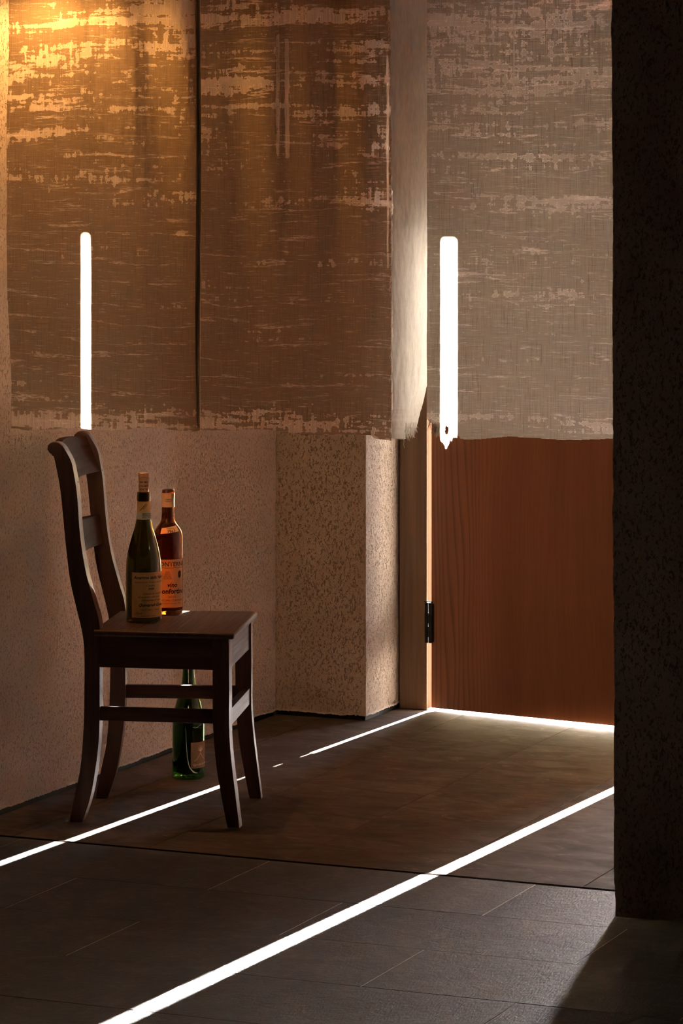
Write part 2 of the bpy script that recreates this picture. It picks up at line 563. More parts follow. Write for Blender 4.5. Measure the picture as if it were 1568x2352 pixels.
TL, TW = 0.6265, 0.3245
bm = bmesh.new()
box(bm, -TL / 2 + 0.0013, TL / 2 - 0.0013, -TW / 2 + 0.0005, TW / 2 - 0.0005, -0.012, 0.0, 0.0006, 1)
tile0 = obj('tile', bm, M['tile'], floor, 30)
first = True
k = 0
for row in range(11):
    vc = TH - 0.014 - TW * (row + 0.5)
    u0 = -2.408 if row % 2 == 0 else -2.095
    for i in range(-3, 9):
        uc = u0 + TL * (i + 0.5)
        if uc + TL / 2 < LW + 0.02 or uc > 2.6:
            continue
        o = tile0 if first else tile0.copy()
        if not first:
            COL.objects.link(o)
            o.parent = floor
        first = False
        o.location = (uc, vc, RNG.uniform(-0.0004, 0.0004))
        o.rotation_euler = (0, 0, RNG.uniform(-0.0006, 0.0006))

pw = 0.349
edges = [LW - 0.004, -3.709, -3.360, -3.011, -2.662, -2.313, -1.98]
first = True
for a, b in zip(edges[:-1], edges[1:]):
    bm = bmesh.new()
    box(bm, a + 0.0008, b - 0.0008, TH + 0.008, BV + 0.02, -0.03, -0.005 - RNG.uniform(0, 0.0006), 0.0008, 1)
    obj('floor_panel', bm, M['entry'], floor)
bm = bmesh.new()
box(bm, LW, -2.0, TH - 0.014, TH + 0.0075, -0.03, -0.0012)  # black strip stands in for the shade of the threshold gap
structure('gap_strip', bm, M['gap_shade'], 'thin black strip standing for the shaded gap along the edge of the slate tiles')
bm = bmesh.new()
box(bm, -25, 25, BV + 0.02, 60, -0.12, -0.005)
structure('ground', bm, M['concrete'], 'sunlit concrete ground outside the door')


# stucco walls with a broken plaster edge over a black base
def ragged_wall(bm, p0, p1, nrm, z1, seed, step=0.005, zb=0.008, thick=0.012, lip=True):
    """front skin of a wall from p0 to p1 (2D); its lower edge is broken; nrm points into the room"""
    p0 = Vector(p0); p1 = Vector(p1); nrm = Vector(nrm)
    L = (p1 - p0).length
    n = max(2, int(L / step))
    cols = []
    for i in range(n + 1):
        t = i / n
        q = p0.lerp(p1, t)
        zl = zb + 0.004 * fn(t * L * 9, seed) + 0.0028 * fn(t * L * 27, seed + 3) + 0.003 * fn(t * L * 160, seed + 7)
        out = nrm * (0.0015 + 0.002 * fn(t * L * 30, seed + 11))
        zu = zl + 0.005 + 0.004 * fn(t * L * 22, seed + 5)
        back = q - nrm * thick
        cols.append([bm.verts.new((back.x, back.y, zl + 0.002)), bm.verts.new((q.x + out.x, q.y + out.y, zl)),
                     bm.verts.new((q.x, q.y, zu)), bm.verts.new((q.x, q.y, z1))])
    for a, b in zip(cols[:-1], cols[1:]):
        f1 = bm.faces.new((a[0], b[0], b[1], a[1])); f1.material_index = 1
        f2 = bm.faces.new((a[1], b[1], b[2], a[2])); f2.material_index = 1
        bm.faces.new((a[2], b[2], b[3], a[3]))


def wall_obj(name, segs, slabs, mat, label, base):
    bm = bmesh.new()
    for s in segs:
        ragged_wall(bm, *s)
    for s in slabs:
        box(bm, *s)
    o = structure(name, bm, [mat, M['plaster_lip']], label)
    bb = bmesh.new()
    for s in base:
        box(bb, *s)
    return o, bb


H1 = 2.36
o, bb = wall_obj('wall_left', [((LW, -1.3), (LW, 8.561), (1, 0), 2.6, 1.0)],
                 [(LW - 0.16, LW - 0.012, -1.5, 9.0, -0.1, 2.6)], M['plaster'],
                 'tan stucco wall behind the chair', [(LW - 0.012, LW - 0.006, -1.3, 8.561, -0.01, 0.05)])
structure('baseboard_left', bb, M['tar'], 'black gap line under the broken plaster of the left wall')

PX = -3.5755          # side of the pilaster
PF = 8.561            # front of the pilaster
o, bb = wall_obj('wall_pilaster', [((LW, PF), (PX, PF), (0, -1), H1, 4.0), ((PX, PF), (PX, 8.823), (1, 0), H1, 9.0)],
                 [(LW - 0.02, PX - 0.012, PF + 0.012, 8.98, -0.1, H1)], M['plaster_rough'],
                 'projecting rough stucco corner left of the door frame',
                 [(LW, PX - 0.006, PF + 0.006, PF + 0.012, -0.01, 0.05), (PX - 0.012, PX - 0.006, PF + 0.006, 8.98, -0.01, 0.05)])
structure('baseboard_pilaster', bb, M['tar'], 'black tarred base under the stucco corner by the door')

JL, JR, DH = -3.485, -2.552, 1.914
bm = bmesh.new()
box(bm, PX - 0.02, JL - 0.03, BV + 0.10, BV + 0.16, -0.1, H1)
box(bm, JR + 0.03, -1.8, BV, BV + 0.16, -0.1, H1)
box(bm, PX - 0.02, -1.8, BV, BV + 0.16, DH + 0.075, H1)
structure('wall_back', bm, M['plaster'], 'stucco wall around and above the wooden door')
bm = bmesh.new()
box(bm, -2.0, -1.85, TH, BV + 0.16, -0.1, H1)
structure('wall_right', bm, M['plaster'], 'stucco side wall of the entry hidden beyond the dark pillar')
# pillar wall with a hand-made corner
bm = bmesh.new()
nz = 180
cs = []
for i in range(nz + 1):
    z = 2.6 * i / nz
    w = 0.003 * fn(z * 3.1, 2.0) + 0.0022 * fn(z * 21, 5.0) + 0.0012 * fn(z * 75, 8.0)
    x = -2.1585 - 0.0053 * (z / 1.9) + w
    if z < 0.06: x += 0.002
    cs.append([bm.verts.new((2.5, 6.487, z)), bm.verts.new((x + 0.012, 6.487, z)), bm.verts.new((x + 0.003, 6.490, z)), bm.verts.new((x, 6.499, z)),
               bm.verts.new((x, 6.715, z)), bm.verts.new((x + 0.012, 6.727, z)), bm.verts.new((2.5, 6.727, z))])
for a, b in zip(cs[:-1], cs[1:]):
    for q in range(6):
        bm.faces.new((a[q], a[q + 1], b[q + 1], b[q]))
structure('wall_front', bm, M['plaster_dark'], 'dark unlit stucco pillar wall at the right of the doorway', 50)
bm = bmesh.new()
box(bm, LW, -2.151, 6.487, TH, 2.12, 2.6)
structure('wall_lintel', bm, M['plaster_dark'], 'lintel over the doorway above the hanging linen')
bm = bmesh.new()
box(bm, 2.5, 2.65, -1.5, TH, -0.1, 2.6)
structure('wall_far_right', bm, M['plaster_dark'], 'dark stucco wall of the front room')
bm = bmesh.new()
box(bm, LW - 0.16, 2.65, -1.5, -1.3, -0.1, 2.6)
structure('wall_rear', bm, M['plaster_dark'], 'dark stucco wall behind the viewer')
bm = bmesh.new()
box(bm, LW - 0.16, 2.65, -1.5, TH, 2.6, 2.7)
box(bm, LW - 0.16, -1.8, TH, BV + 0.2, H1 - 0.01, 2.7)
structure('ceiling', bm, M['ceiling'], 'dark boarded ceiling over the room and the entry')

# door frame
bm = bmesh.new()
box(bm, PX + 0.004, JL, BV, BV + 0.10, -0.005, DH + 0.075, 0.0015, 1)
structure('trim_2', bm, M['frame'], 'brown wooden door jamb on the hinge side')
bm = bmesh.new()
box(bm, JL, JL + 0.001, BV + 0.003, BV + 0.10, 0.0, DH)
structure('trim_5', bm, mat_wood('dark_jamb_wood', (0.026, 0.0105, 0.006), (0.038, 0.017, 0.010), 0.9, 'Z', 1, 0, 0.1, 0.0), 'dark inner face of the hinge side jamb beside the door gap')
bm = bmesh.new()
box(bm, JR, JR + 0.065, BV - 0.005, BV + 0.10, -0.005, DH + 0.075, 0.0015, 1)
structure('trim_3', bm, M['frame'], 'brown wooden door jamb on the latch side')
bm = bmesh.new()
box(bm, JL, JR, BV + 0.046, BV + 0.10, DH, DH + 0.075)
structure('trim_4', bm, M['frame'], 'brown wooden head of the door frame')

# door leaf, ajar
DA = R(-11.5)
DL = 0.896
door = empty('door_1', (-3.4722, BV - 0.001, 0.0), DA)
tag(door, 'orange brown wooden door standing ajar with light under its edge', 'door', None, 'structure')
bm = bmesh.new()
z_h, z_l = 0.003, 0.011
vs = []
for x, zb, bv in ((0.0, z_h, 0.004), (DL, z_l, 0.0)):      # the hinge edge is planed at a slight bevel
    vs.append([bm.verts.new((x, 0, zb)), bm.verts.new((x + bv, 0.038, zb)), bm.verts.new((x + bv, 0.038, DH + 0.0715)), bm.verts.new((x, 0, DH + 0.0715))])
a, b = vs
for i in range(4):
    bm.faces.new((a[i], a[(i + 1) % 4], b[(i + 1) % 4], b[i]))
bm.faces.new(a); bm.faces.new(b)
bmesh.ops.bevel(bm, geom=list(bm.edges), offset=0.0012, segments=1, affect='EDGES')
obj('door_leaf', bm, M['door'], door)
bm = bmesh.new()
prism(bm, [(-0.0004, 0.006), (0.0004, 0.006), (0.0004, DH + 0.069), (-0.0004, DH + 0.069)], Matrix.Rotation(-math.atan(0.004 / 0.038), 4, 'Z'), 0.002, 0.036)
obj('door_edge', bm, M['raw_wood'], door)


def hinge(z0, z1):
    bm = bmesh.new()
    hh = (z1 - z0)
    for q in range(3):
        c0 = z0 + hh * q / 3 + 0.0012
        c1 = z0 + hh * (q + 1) / 3 - 0.0012
        for dx in (-0.0062, 0.0062):
            r = bmesh.ops.create_cone(bm, cap_ends=True, segments=16, radius1=0.0058, radius2=0.0058, depth=c1 - c0)
            bmesh.ops.translate(bm, verts=r['verts'], vec=(dx - 0.0065, -0.004, (c0 + c1) / 2))
    for q in (0.28, 0.62):
        zc = z0 + hh * q
        box(bm, -0.018, 0.005, -0.007, -0.001, zc - 0.015, zc + 0.015)
    box(bm, -0.019, 0.006, -0.008, 0.0, z1, z1 + 0.003)
    h = obj('hinge', bm, M['iron'], door, 40)
    b2 = bmesh.new()
    box(b2, 0.001, 0.010, -0.0022, 0.0003, z0 + 0.004, z1 - 0.004)
    obj('hinge_plate', b2, M['iron'], h)
    return h


hinge(0.188, 0.305)
hinge(1.20, 1.317)

# ------------------------------------------------------------------ curtains
CV = 6.83
CTOP = 2.04
rod_bm = bmesh.new()
r = bmesh.ops.create_cone(rod_bm, cap_ends=True, segments=20, radius1=0.011, radius2=0.011, depth=1.853)
bmesh.ops.rotate(rod_bm, verts=rod_bm.verts, matrix=Matrix.Rotation(R(90), 3, 'Y'))
rod = obj('curtain_rod', rod_bm, M['iron'], None, 40)
rod.location = ((LW - 2.0) / 2, CV, CTOP + 0.012)
tag(rod, 'iron rod above the doorway carrying the linen curtains', 'rod')


def cloth(us, zs, pos, keep, jitter=None):
    """grid sheet; pos(u, z) -> (x, y, z); keep(u, z) -> bool per face"""
    bm = bmesh.new()
    g = {}

    def vert(i, j):
        if (i, j) not in g:
            g[(i, j)] = bm.verts.new(pos(us[i], zs[j]))
        return g[(i, j)]
    for i in range(len(us) - 1):
        for j in range(len(zs) - 1):
            if keep(0.5 * (us[i] + us[i + 1]), 0.5 * (zs[j] + zs[j + 1])):
                bm.faces.new((vert(i, j), vert(i + 1, j), vert(i + 1, j + 1), vert(i, j + 1)))
    return bm


def lin(a, b, step):
    n = max(1, int(round((b - a) / step)))
    return [a + (b - a) * i / n for i in range(n)]


def sm(a, b, x):
    t = min(1, max(0, (x - a) / (b - a)))
    return t * t * (3 - 2 * t)


def wrinkle(u, z, seed):
    return 0.0022 * fn(u * 17, z * 3.5, seed) + 0.0011 * fn(u * 45, z * 9, seed + 4) + 0.0006 * fn(u * 110, z * 60, seed + 9)


# left panel
A0, A1 = -3.7607, -3.2655


def a_edge(z):
    return A0 + 0.012 * sm(1.35, 1.0, z) + 0.006 * sm(1.75, 1.68, z) * 0 - 0.004 * sm(1.74, 1.70, z) + 0.0016 * fn(z * 14, 1.0) + 0.0009 * fn(z * 70, 2.0)


def a_hem(u):
    return 0.934 + 0.010 * sm(-3.7, -3.3, u) + 0.0035 * math.sin(u * 31) + 0.002 * fn(u * 40, 3.0)


def a_pos(u, z):
    t = (u - A0) / (A1 - A0)
    if t < 0.5:
        u = u + (a_edge(z) - A0) * (1 - t / 0.5)
    up = sm(0.95, 2.0, z)
    fold = 0.017 * up * math.sin((u + 0.10 * (z - 1.4)) * 42 + 0.8) * sm(-3.62, -3.38, u)
    fold += 0.006 * math.sin((u + 0.06 * z) * 19) * (0.35 + 0.65 * up)
    w = wrinkle(u, z, 1.0) * (1 + 1.6 * up * sm(-3.65, -3.5, u))
    hem = a_hem(u)
    if z < 1.05:
        z = hem + (z - 0.93) * (1.05 - hem) / 0.12
    return (u, CV + fold + w, z)


bm = cloth(lin(A0, A1, 0.0045) + [A1], lin(0.93, CTOP, 0.006) + [CTOP], a_pos, lambda u, z: True)
cur_a = obj('linen_curtain', bm, M['linen_a'], None, 180)
tag(cur_a, 'left worn brown linen curtain glowing orange in front of the lamp', 'curtain', 'worn linen curtains in the doorway')
# dark folded hem between left and middle panel
bm = bmesh.new()
prev = None
for i in range(160):
    z = 0.955 + (CTOP - 0.955) * i / 159
    c = -3.2685 + 0.0055 * sm(1.5, 1.95, z) * 0 + 0.0022 * math.sin(z * 5.0) + 0.004 * sm(1.15, 0.95, z)
    w = 0.0012 + 0.0050 * sm(0.96, 1.25, z) + 0.0006 * fn(z * 30, 2.0)
    yy = CV - 0.006 + 0.0015 * fn(z * 60, 6.0)
    ring = [bm.verts.new((c - w, yy + 0.004, z)), bm.verts.new((c - w * 0.5, yy - 0.002, z)), bm.verts.new((c + w * 0.6, yy - 0.003, z)),
            bm.verts.new((c + w, yy + 0.004, z)), bm.verts.new((c, yy + 0.007, z))]
    if prev:
        for q in range(5):
            bm.faces.new((prev[q], prev[(q + 1) % 5], ring[(q + 1) % 5], ring[q]))
    else:
        bm.faces.new(ring)
    prev = ring
bm.faces.new(prev)
tag(obj('hem', bm, M['hem'], cur_a, 180), 'dark folded seam')

# middle panel and its pale frayed flap
B0, B1 = -3.271, -2.797


def b_hem(u):
    z = 0.946 - 0.004 * sm(-3.1, -2.9, u) + 0.0045 * math.sin(u * 26 + 1) * 0.8 + 0.002 * fn(u * 33, 8.0)
    return z - (0.0065 if u > -2.844 else 0.0)


def b_pos(u, z):
    up = sm(0.95, 2.0, z)
    fold = 0.010 * (0.4 + 0.6 * up) * math.sin((u + 0.05 * z) * 27 + 0.4)
    fold += 0.010 * up * math.sin((u + 0.03 * z) * 55) * sm(-3.3, -3.0, u)
    fold *= sm(-2.76, -2.86, u) * 0.85 + 0.15
    w = wrinkle(u, z, 15.0)
    hem = b_hem(u)
    if z < 1.05:
        z = hem + (z - 0.93) * (1.05 - hem) / 0.12
    return (u, CV + 0.014 + fold + w, z)


slits = [(-3.0785, 1.60, 1.835, 0.0022), (-3.053, 1.66, 1.84, 0.0)]


def b_keep(u, z):
    for c, z0, z1, w in slits:
        if w and z0 < z < z1 and abs(u - c - 0.002 * math.sin(z * 30)) < w:
            return False
    # bright moth-eaten holes along the flap
    if abs(u + 2.8035) < 0.0035 and ((1.725 < z < 1.745) or (1.575 < z < 1.60) or (1.60 < z < 1.62 and fn(z * 300) > 0)):
        return fn(u * 900, z * 350) < 0.05
    return True


bm = cloth(lin(B0, -3.09, 0.005) + lin(-3.09, -3.045, 0.0015) + lin(-3.045, -2.815, 0.005) + lin(-2.815, B1, 0.0015) + [B1],
           lin(0.93, CTOP, 0.006) + [CTOP], b_pos, b_keep)
cur_b = obj('linen_curtain', bm, M['linen_b'], None, 180)
tag(cur_b, 'middle worn brown linen curtain with a pale frayed flap along its right side', 'curtain', 'worn linen curtains in the doorway')


def f_right(z):
    if z > 1.62: e = -2.6945 - 0.004 * sm(1.62, 1.9, z)
    elif z > 1.10: e = -2.6945 - 0.006 * sm(1.62, 1.5, z)
    else: e = -2.7005 - 0.040 * ((1.10 - z) / 0.16) ** 1.25
    return e + 0.0016 * fn(z * 25, 4.0) + 0.001 * fn(z * 130, 5.0)


def f_pos(t, z):
    l = -2.799 + 0.006 * sm(1.75, 1.45, z) + 0.003 * fn(z * 12, 9.0) + 0.003 * fn(z * 45, 2.0) + 0.002 * fn(z * 150, 4.0)
    r = f_right(z) + 0.012 * sm(1.12, 1.3, z)
    u = l + (r - l) * t
    low = sm(1.85, 1.45, z)
    v = CV + 0.012 + (0.018 + 0.042 * low) * t ** 1.15 + 0.0035 * fn(u * 38, z * 7, 3.0) + 0.0016 * fn(u * 120, z * 22, 5.0) + 0.0007 * fn(u * 160, z * 130, 7.0)
    if z < 0.99:
        v -= 0.020 * sm(0.99, 0.93, z) * t
    return (u - 0.426 * (v - CV - 0.012) * t, v, z)


def f_keep(t, z):
    lim = 0.9385 - 0.002 * t + 0.004 * fn(t * 60, 1.0)
    if t > 0.55:
        lim = 0.945 + 0.03 * (t - 0.55) + 0.016 * abs(fn(t * 34, 7.0)) + 0.006 * fn(t * 140, 2.0)
    return z > lim


bm = cloth(lin(0, 1, 0.014) + [1.0], lin(0.928, 1.02, 0.0018) + lin(1.02, CTOP, 0.005) + [CTOP], f_pos, f_keep)
obj('frayed_flap', bm, M['selvage'], cur_b, 180)['label'] = 'pale thin flap with frayed lower edge'


def thread(bm, pts, w=0.0005):
    prev = None
    for p in pts:
        ring = [bm.verts.new((p[0] - w, p[1], p[2])), bm.verts.new((p[0], p[1] - w, p[2])), bm.verts.new((p[0] + w, p[1], p[2]))]
        if prev:
            for q in range(3):
                bm.faces.new((prev[q], prev[(q + 1) % 3], ring[(q + 1) % 3], ring[q]))
        prev = ring


bm = bmesh.new()
rr = random.Random(3)
for i in range(70):      # fringe below the flap
    t = 0.45 + 0.5 * rr.random()
    z = 0.955 + 0.02 * rr.random()
    p = Vector(f_pos(t, z))
    ln = 0.012 + 0.022 * rr.random() * (1.2 - t)
    dx = 0.004 * rr.uniform(-1, 1.6)
    thread(bm, [(p.x + dx * s * s, p.y - 0.002 - 0.001 * s, p.z - ln * s) for s in (0, 0.4, 0.75, 1)], 0.0004)
for i in range(200):     # fluff along the fold
    z = rr.uniform(0.95, 1.9)
    p = Vector(f_pos(0.0, z))
    ln = rr.uniform(0.004, 0.016)
    sx = rr.choice((-1, -1, 1)) * rr.uniform(0.001, 0.006)
    thread(bm, [(p.x + sx * s, p.y - 0.004 - 0.002 * math.sin(3 * s), p.z - ln * s) for s in (0, 0.5, 1)], 0.00022)
# two long hanging threads
thread(bm, [(-2.7025, CV + 0.03, 1.123), (-2.700, CV + 0.02, 1.09), (-2.696, CV + 0.005, 1.05), (-2.6935, CV - 0.004, 1.02)], 0.0005)
thread(bm, [(-2.770, CV + 0.02, 0.945), (-2.7675, CV + 0.018, 0.932), (-2.769, CV + 0.018, 0.926), (-2.766, CV + 0.018, 0.918)], 0.0007)
tag(obj('loose_threads', bm, M['thread'], cur_b), None, None, None, 'stuff')

# right panel
C0, C1 = -2.700, -2.02


def c_hem(u):
    return 0.9505 + 0.006 * sm(-2.5, -2.25, u) + 0.003 * math.sin(u * 22) + 0.0016 * fn(u * 35, 2.0) - 0.004 * sm(-2.63, -2.60, u) * sm(-2.50, -2.58, u)


def c_pos(u, z):
    l = C0 + 0.0015 * fn(z * 9, 3.0) + 0.0006 * fn(z * 90, 3.0)
    t = (u - C0) / (C1 - C0)
    if t < 0.1: u = u + (l - C0) * (1 - t / 0.1)
    up = sm(0.95, 2.0, z)
    fold = 0.0025 * math.sin((u + 0.03 * z) * 13 + 2.0) + 0.0012 * up * math.sin(u * 34)
    return (u, CV - 0.012 + fold + 0.8 * wrinkle(u, z, 31.0), z)


def c_keep(u, z):
    if u > -2.622:
        return z > c_hem(u)
    # torn corner in the sunlight
    d = u - C0
    if d < 0.022:
        lim = 0.985 - 0.6 * d + 0.004 * fn(d * 200, 1.0)
    else:
        lim = 0.952 - 0.027 * math.exp(-((u + 2.655) / 0.012) ** 2) + 0.010 * fn(u * 230, z * 110)
    if z < lim:
        return False
    hx, hz = (u + 2.6530) / 0.0048, (z - 0.9645) / 0.0100
    return hx * hx + hz * hz + 0.9 * fn(u * 260, z * 160) > 0.9


bm = cloth(lin(C0, -2.62, 0.0012) + lin(-2.62, C1, 0.006) + [C1], lin(0.918, 1.0, 0.0014) + lin(1.0, CTOP, 0.007) + [CTOP], c_pos, c_keep)
cur_c = obj('linen_curtain', bm, M['linen_c'], None, 180)
tag(cur_c, 'right pale grey linen curtain with a bright sun strip and torn corner over the door', 'curtain', 'worn linen curtains in the doorway')
bm = bmesh.new()
for i in range(34):
    d = rr.uniform(0.002, 0.03)
    z = 0.985 - 0.6 * d + rr.uniform(-0.002, 0.006)
    ln = rr.uniform(0.008, 0.024)
    sx = rr.uniform(-0.006, 0.003)
    thread(bm, [(C0 + d + sx * s * s, CV - 0.013 - 0.002 * s, z - ln * s) for s in (0, 0.4, 0.75, 1)], 0.0004)
tag(obj('loose_threads', bm, M['thread'], cur_c), None, None, None, 'stuff')

# ------------------------------------------------------------------ pendant lamp behind the left curtain
lamp = empty('pendant_lamp', (-3.64, 7.0, H1 - 0.01))
tag(lamp, 'small dark pendant lamp with a glowing bulb behind the left linen curtain', 'lamp')
z0 = -(H1 - 0.01)
bm = bmesh.new()
lathe(bm, [(0.014, 2.105 + z0), (0.03, 2.10 + z0), (0.075, 1.974 + z0), (0.073, 1.974 + z0), (0.028, 2.096 + z0), (0.014, 2.101 + z0)], 40)
obj('lamp_shade', bm, M['iron'], lamp, 40)
bm = bmesh.new()
lathe(bm, [(0, 2.10 + z0), (0.012, 2.10 + z0), (0.012, 2.027 + z0), (0.0, 2.027 + z0)], 20)
obj('bulb_holder', bm, M['iron'], lamp, 40)
bm = bmesh.new()
bmesh.ops.create_uvsphere(bm, u_segments=24, v_segments=14, radius=0.026)
bmesh.ops.translate(bm, verts=bm.verts, vec=(0, 0, 2.002 + z0))
obj('bulb', bm, mat_emit('warm_bulb', (1.0, 0.50, 0.15), LAMP_STRENGTH), lamp, 180)
bm = bmesh.new()
r = bmesh.ops.create_cone(bm, cap_ends=True, segments=10, radius1=0.003, radius2=0.003, depth=H1 - 0.01 - 2.10)
bmesh.ops.translate(bm, verts=bm.verts, vec=(0, 0, (2.10 + z0) / 2))
obj('cord', bm, M['iron'], lamp, 40)

# ------------------------------------------------------------------ chair
YAW = R(16.2)
CC = Vector((-3.505, 7.15, 0))
chair = empty('dining_chair', CC, YAW)
tag(chair, 'dark stained wooden chair with scrolled back posts, two bottles on its seat', 'chair')
INV = Matrix.Rotation(-YAW, 4, 'Z') @ Matrix.Translation(-CC)


def side_frame(p, ang):
    return INV @ Matrix.Translation((p[0], p[1], 0)) @ Matrix.Rotation(R(ang), 4, 'Z')


F_NEAR = side_frame((-3.621, 6.929), 13.5)
F_FAR = side_frame((-3.7137, 7.2435), 18.8)
PT = 0.034
back = [(-0.0681, 0.8675), (-0.0615, 0.8417), (-0.0503, 0.7813), (-0.0414, 0.6949), (-0.0347, 0.6301), (-0.0258, 0.5654), (-0.0103, 0.5009),
        (0.003, 0.445), (0.0075, 0.3932), (0.0075, 0.3068), (0.0053, 0.2203), (-0.0014, 0.1337), (-0.0147, 0.0684), (-0.029, 0.0)]
front = [(-0.0459, 0.8895), (-0.0258, 0.8552), (-0.0183, 0.825), (-0.0103, 0.7732), (-0.0045, 0.6955), (0.0017, 0.6438), (0.0119, 0.5878),
         (0.0297, 0.5234), (0.0440, 0.4676), (0.0444, 0.3682), (0.0443, 0.243), (0.0408, 0.1781), (0.0319, 0.1131), (0.0208, 0.0566), (0.0017, 0.0)]
top = [(-0.0681, 0.8675), (-0.0775, 0.8707), (-0.0830, 0.8790), (-0.0820, 0.8890), (-0.0745, 0.8955), (-0.0645, 0.8975), (-0.0545, 0.8955), (-0.0459, 0.8895)]
post = catmull(back[::-1], 4)[:-1] + [back[0]] + top[1:-1] + catmull(front, 4)
for F in (F_NEAR, F_FAR):
    obj('back_post', prism(bmesh.new(), post, F, 0, PT, 0.003, 2), M['chair'], chair, 35)
fl = [(0.3163, 0.442), (0.3163, 0.3149), (0.3176, 0.2291), (0.3251, 0.1434), (0.336, 0.0794), (0.3513, 0.0)]
fr = [(0.3802, 0.0), (0.3702, 0.0805), (0.3600, 0.1659), (0.3557, 0.2301), (0.3557, 0.3159), (0.3550, 0.442)]
leg = catmull(fl, 4) + catmull(fr, 4)
for F in (F_NEAR, F_FAR):
    obj('front_leg', prism(bmesh.new(), leg, F, 0, PT, 0.0028, 2), M['chair'], chair, 35)
for F in (F_NEAR, F_FAR):
    t0 = 0.004 if F is F_NEAR else 0.010
    obj('side_apron', prism(bmesh.new(), [(0.035, 0.3673), (0.325, 0.3673), (0.325, 0.442), (0.035, 0.442)], F, t0, t0 + 0.020, 0.0015, 1), M['chair_x'], chair, 35)
    obj('side_stretcher', prism(bmesh.new(), [(0.035, 0.2414), (0.325, 0.2414), (0.325, 0.2736), (0.035, 0.2736)], F, t0 + 0.002, t0 + 0.018, 0.002, 2), M['chair_x'], chair, 35)


def cross(name, s0, s1, z0, z1, m, bow=0.0, n=1, bev=0.0018, zb=None, shear=0.0):
    """rail between the near and the far side at s0..s1, bowed backwards"""
    bm = bmesh.new()
    rings = []
    for i in range(n + 1):
        t = i / n
        b = -bow * 4 * t * (1 - t)
        ring = []
        for s, z in ((s0, z0), (s1, z0), (s1, z1), (s0, z1)):
            sh = shear * (z - z0) / (z1 - z0)
            zz = z + (zb(t) if (zb and z == z1) else 0.0)
            pn = F_NEAR @ Vector((s + sh + b, PT * 0.7, zz))
            pf = F_FAR @ Vector((s + sh + b, PT * 0.3, zz))
            ring.append(bm.verts.new(pn.lerp(pf, t)))
        rings.append(ring)
    for a, b_ in zip(rings[:-1], rings[1:]):
        for q in range(4):
            bm.faces.new((a[q], a[(q + 1) % 4], b_[(q + 1) % 4], b_[q]))
    bm.faces.new(rings[0]); bm.faces.new(rings[-1])
    return obj(name, bm, m, chair, 35)


cross('front_apron', 0.330, 0.351, 0.3673, 0.442, M['chair_f'])
cross('back_apron', 0.012, 0.032, 0.3673, 0.442, M['chair_r'])
cross('front_stretcher', 0.334, 0.352, 0.232, 0.2705, M['chair_f'])
# crest rail: tall, hollow, leaning back with the scroll of the posts
cross('crest_rail', -0.029, -0.0125, 0.800, 0.885, M['chair_r'], 0.026, 20, zb=lambda t: 0.007 * math.sin(math.pi * t), shear=-0.036)
cross('back_rail', -0.0235, -0.006, 0.622, 0.692, M['chair_r'], 0.018, 16, zb=lambda t: 0.004 * math.sin(math.pi * t), shear=-0.010)

# seat of three boards
S_nb, S_nf, S_ff, S_fb = (-3.586, 6.925), (-3.2584, 7.0037), (-3.3690, 7.378), (-3.690, 7.283)


def seat_pt(s, t, z):
    a = Vector(S_nb).lerp(Vector(S_nf), s)
    b = Vector(S_fb).lerp(Vector(S_ff), s)
    p = a.lerp(b, t)
    return INV @ Vector((p.x, p.y, z))


for s0, s1, dz in ((0.0, 0.30, 0.0), (0.303, 0.575, -0.0005), (0.578, 1.0, 0.0)):
    bm = bmesh.new()
    lo = [bm.verts.new(seat_pt(s, t, 0.442)) for s, t in ((s0, 0), (s1, 0), (s1, 1), (s0, 1))]
    hi = [bm.verts.new(seat_pt(s, t, 0.457 + dz)) for s, t in ((s0, 0), (s1, 0), (s1, 1), (s0, 1))]
    bm.faces.new(lo); bm.faces.new(hi)
    ends = []
    for i in range(4):
        bm.faces.new((lo[i], lo[(i + 1) % 4], hi[(i + 1) % 4], hi[i]))
    round_e = [e for e in bm.edges if (e.verts[0] in hi and e.verts[1] in hi)]
    outer = []
    for e in bm.edges:
        vs_ = set(e.verts)
        if vs_ == {hi[0], hi[1]} or vs_ == {hi[2], hi[3]} or vs_ == {lo[0], lo[1]} or vs_ == {lo[2], lo[3]}: outer.append(e)
        if s1 == 1.0 and (vs_ == {hi[1], hi[2]} or vs_ == {lo[1], lo[2]} or vs_ == {hi[1], lo[1]} or vs_ == {hi[2], lo[2]}): outer.append(e)
    bmesh.ops.bevel(bm, geom=outer, offset=0.0055, segments=4, profile=0.5, affect='EDGES')
    obj('seat_board', bm, M['chair_y'], chair, 35)

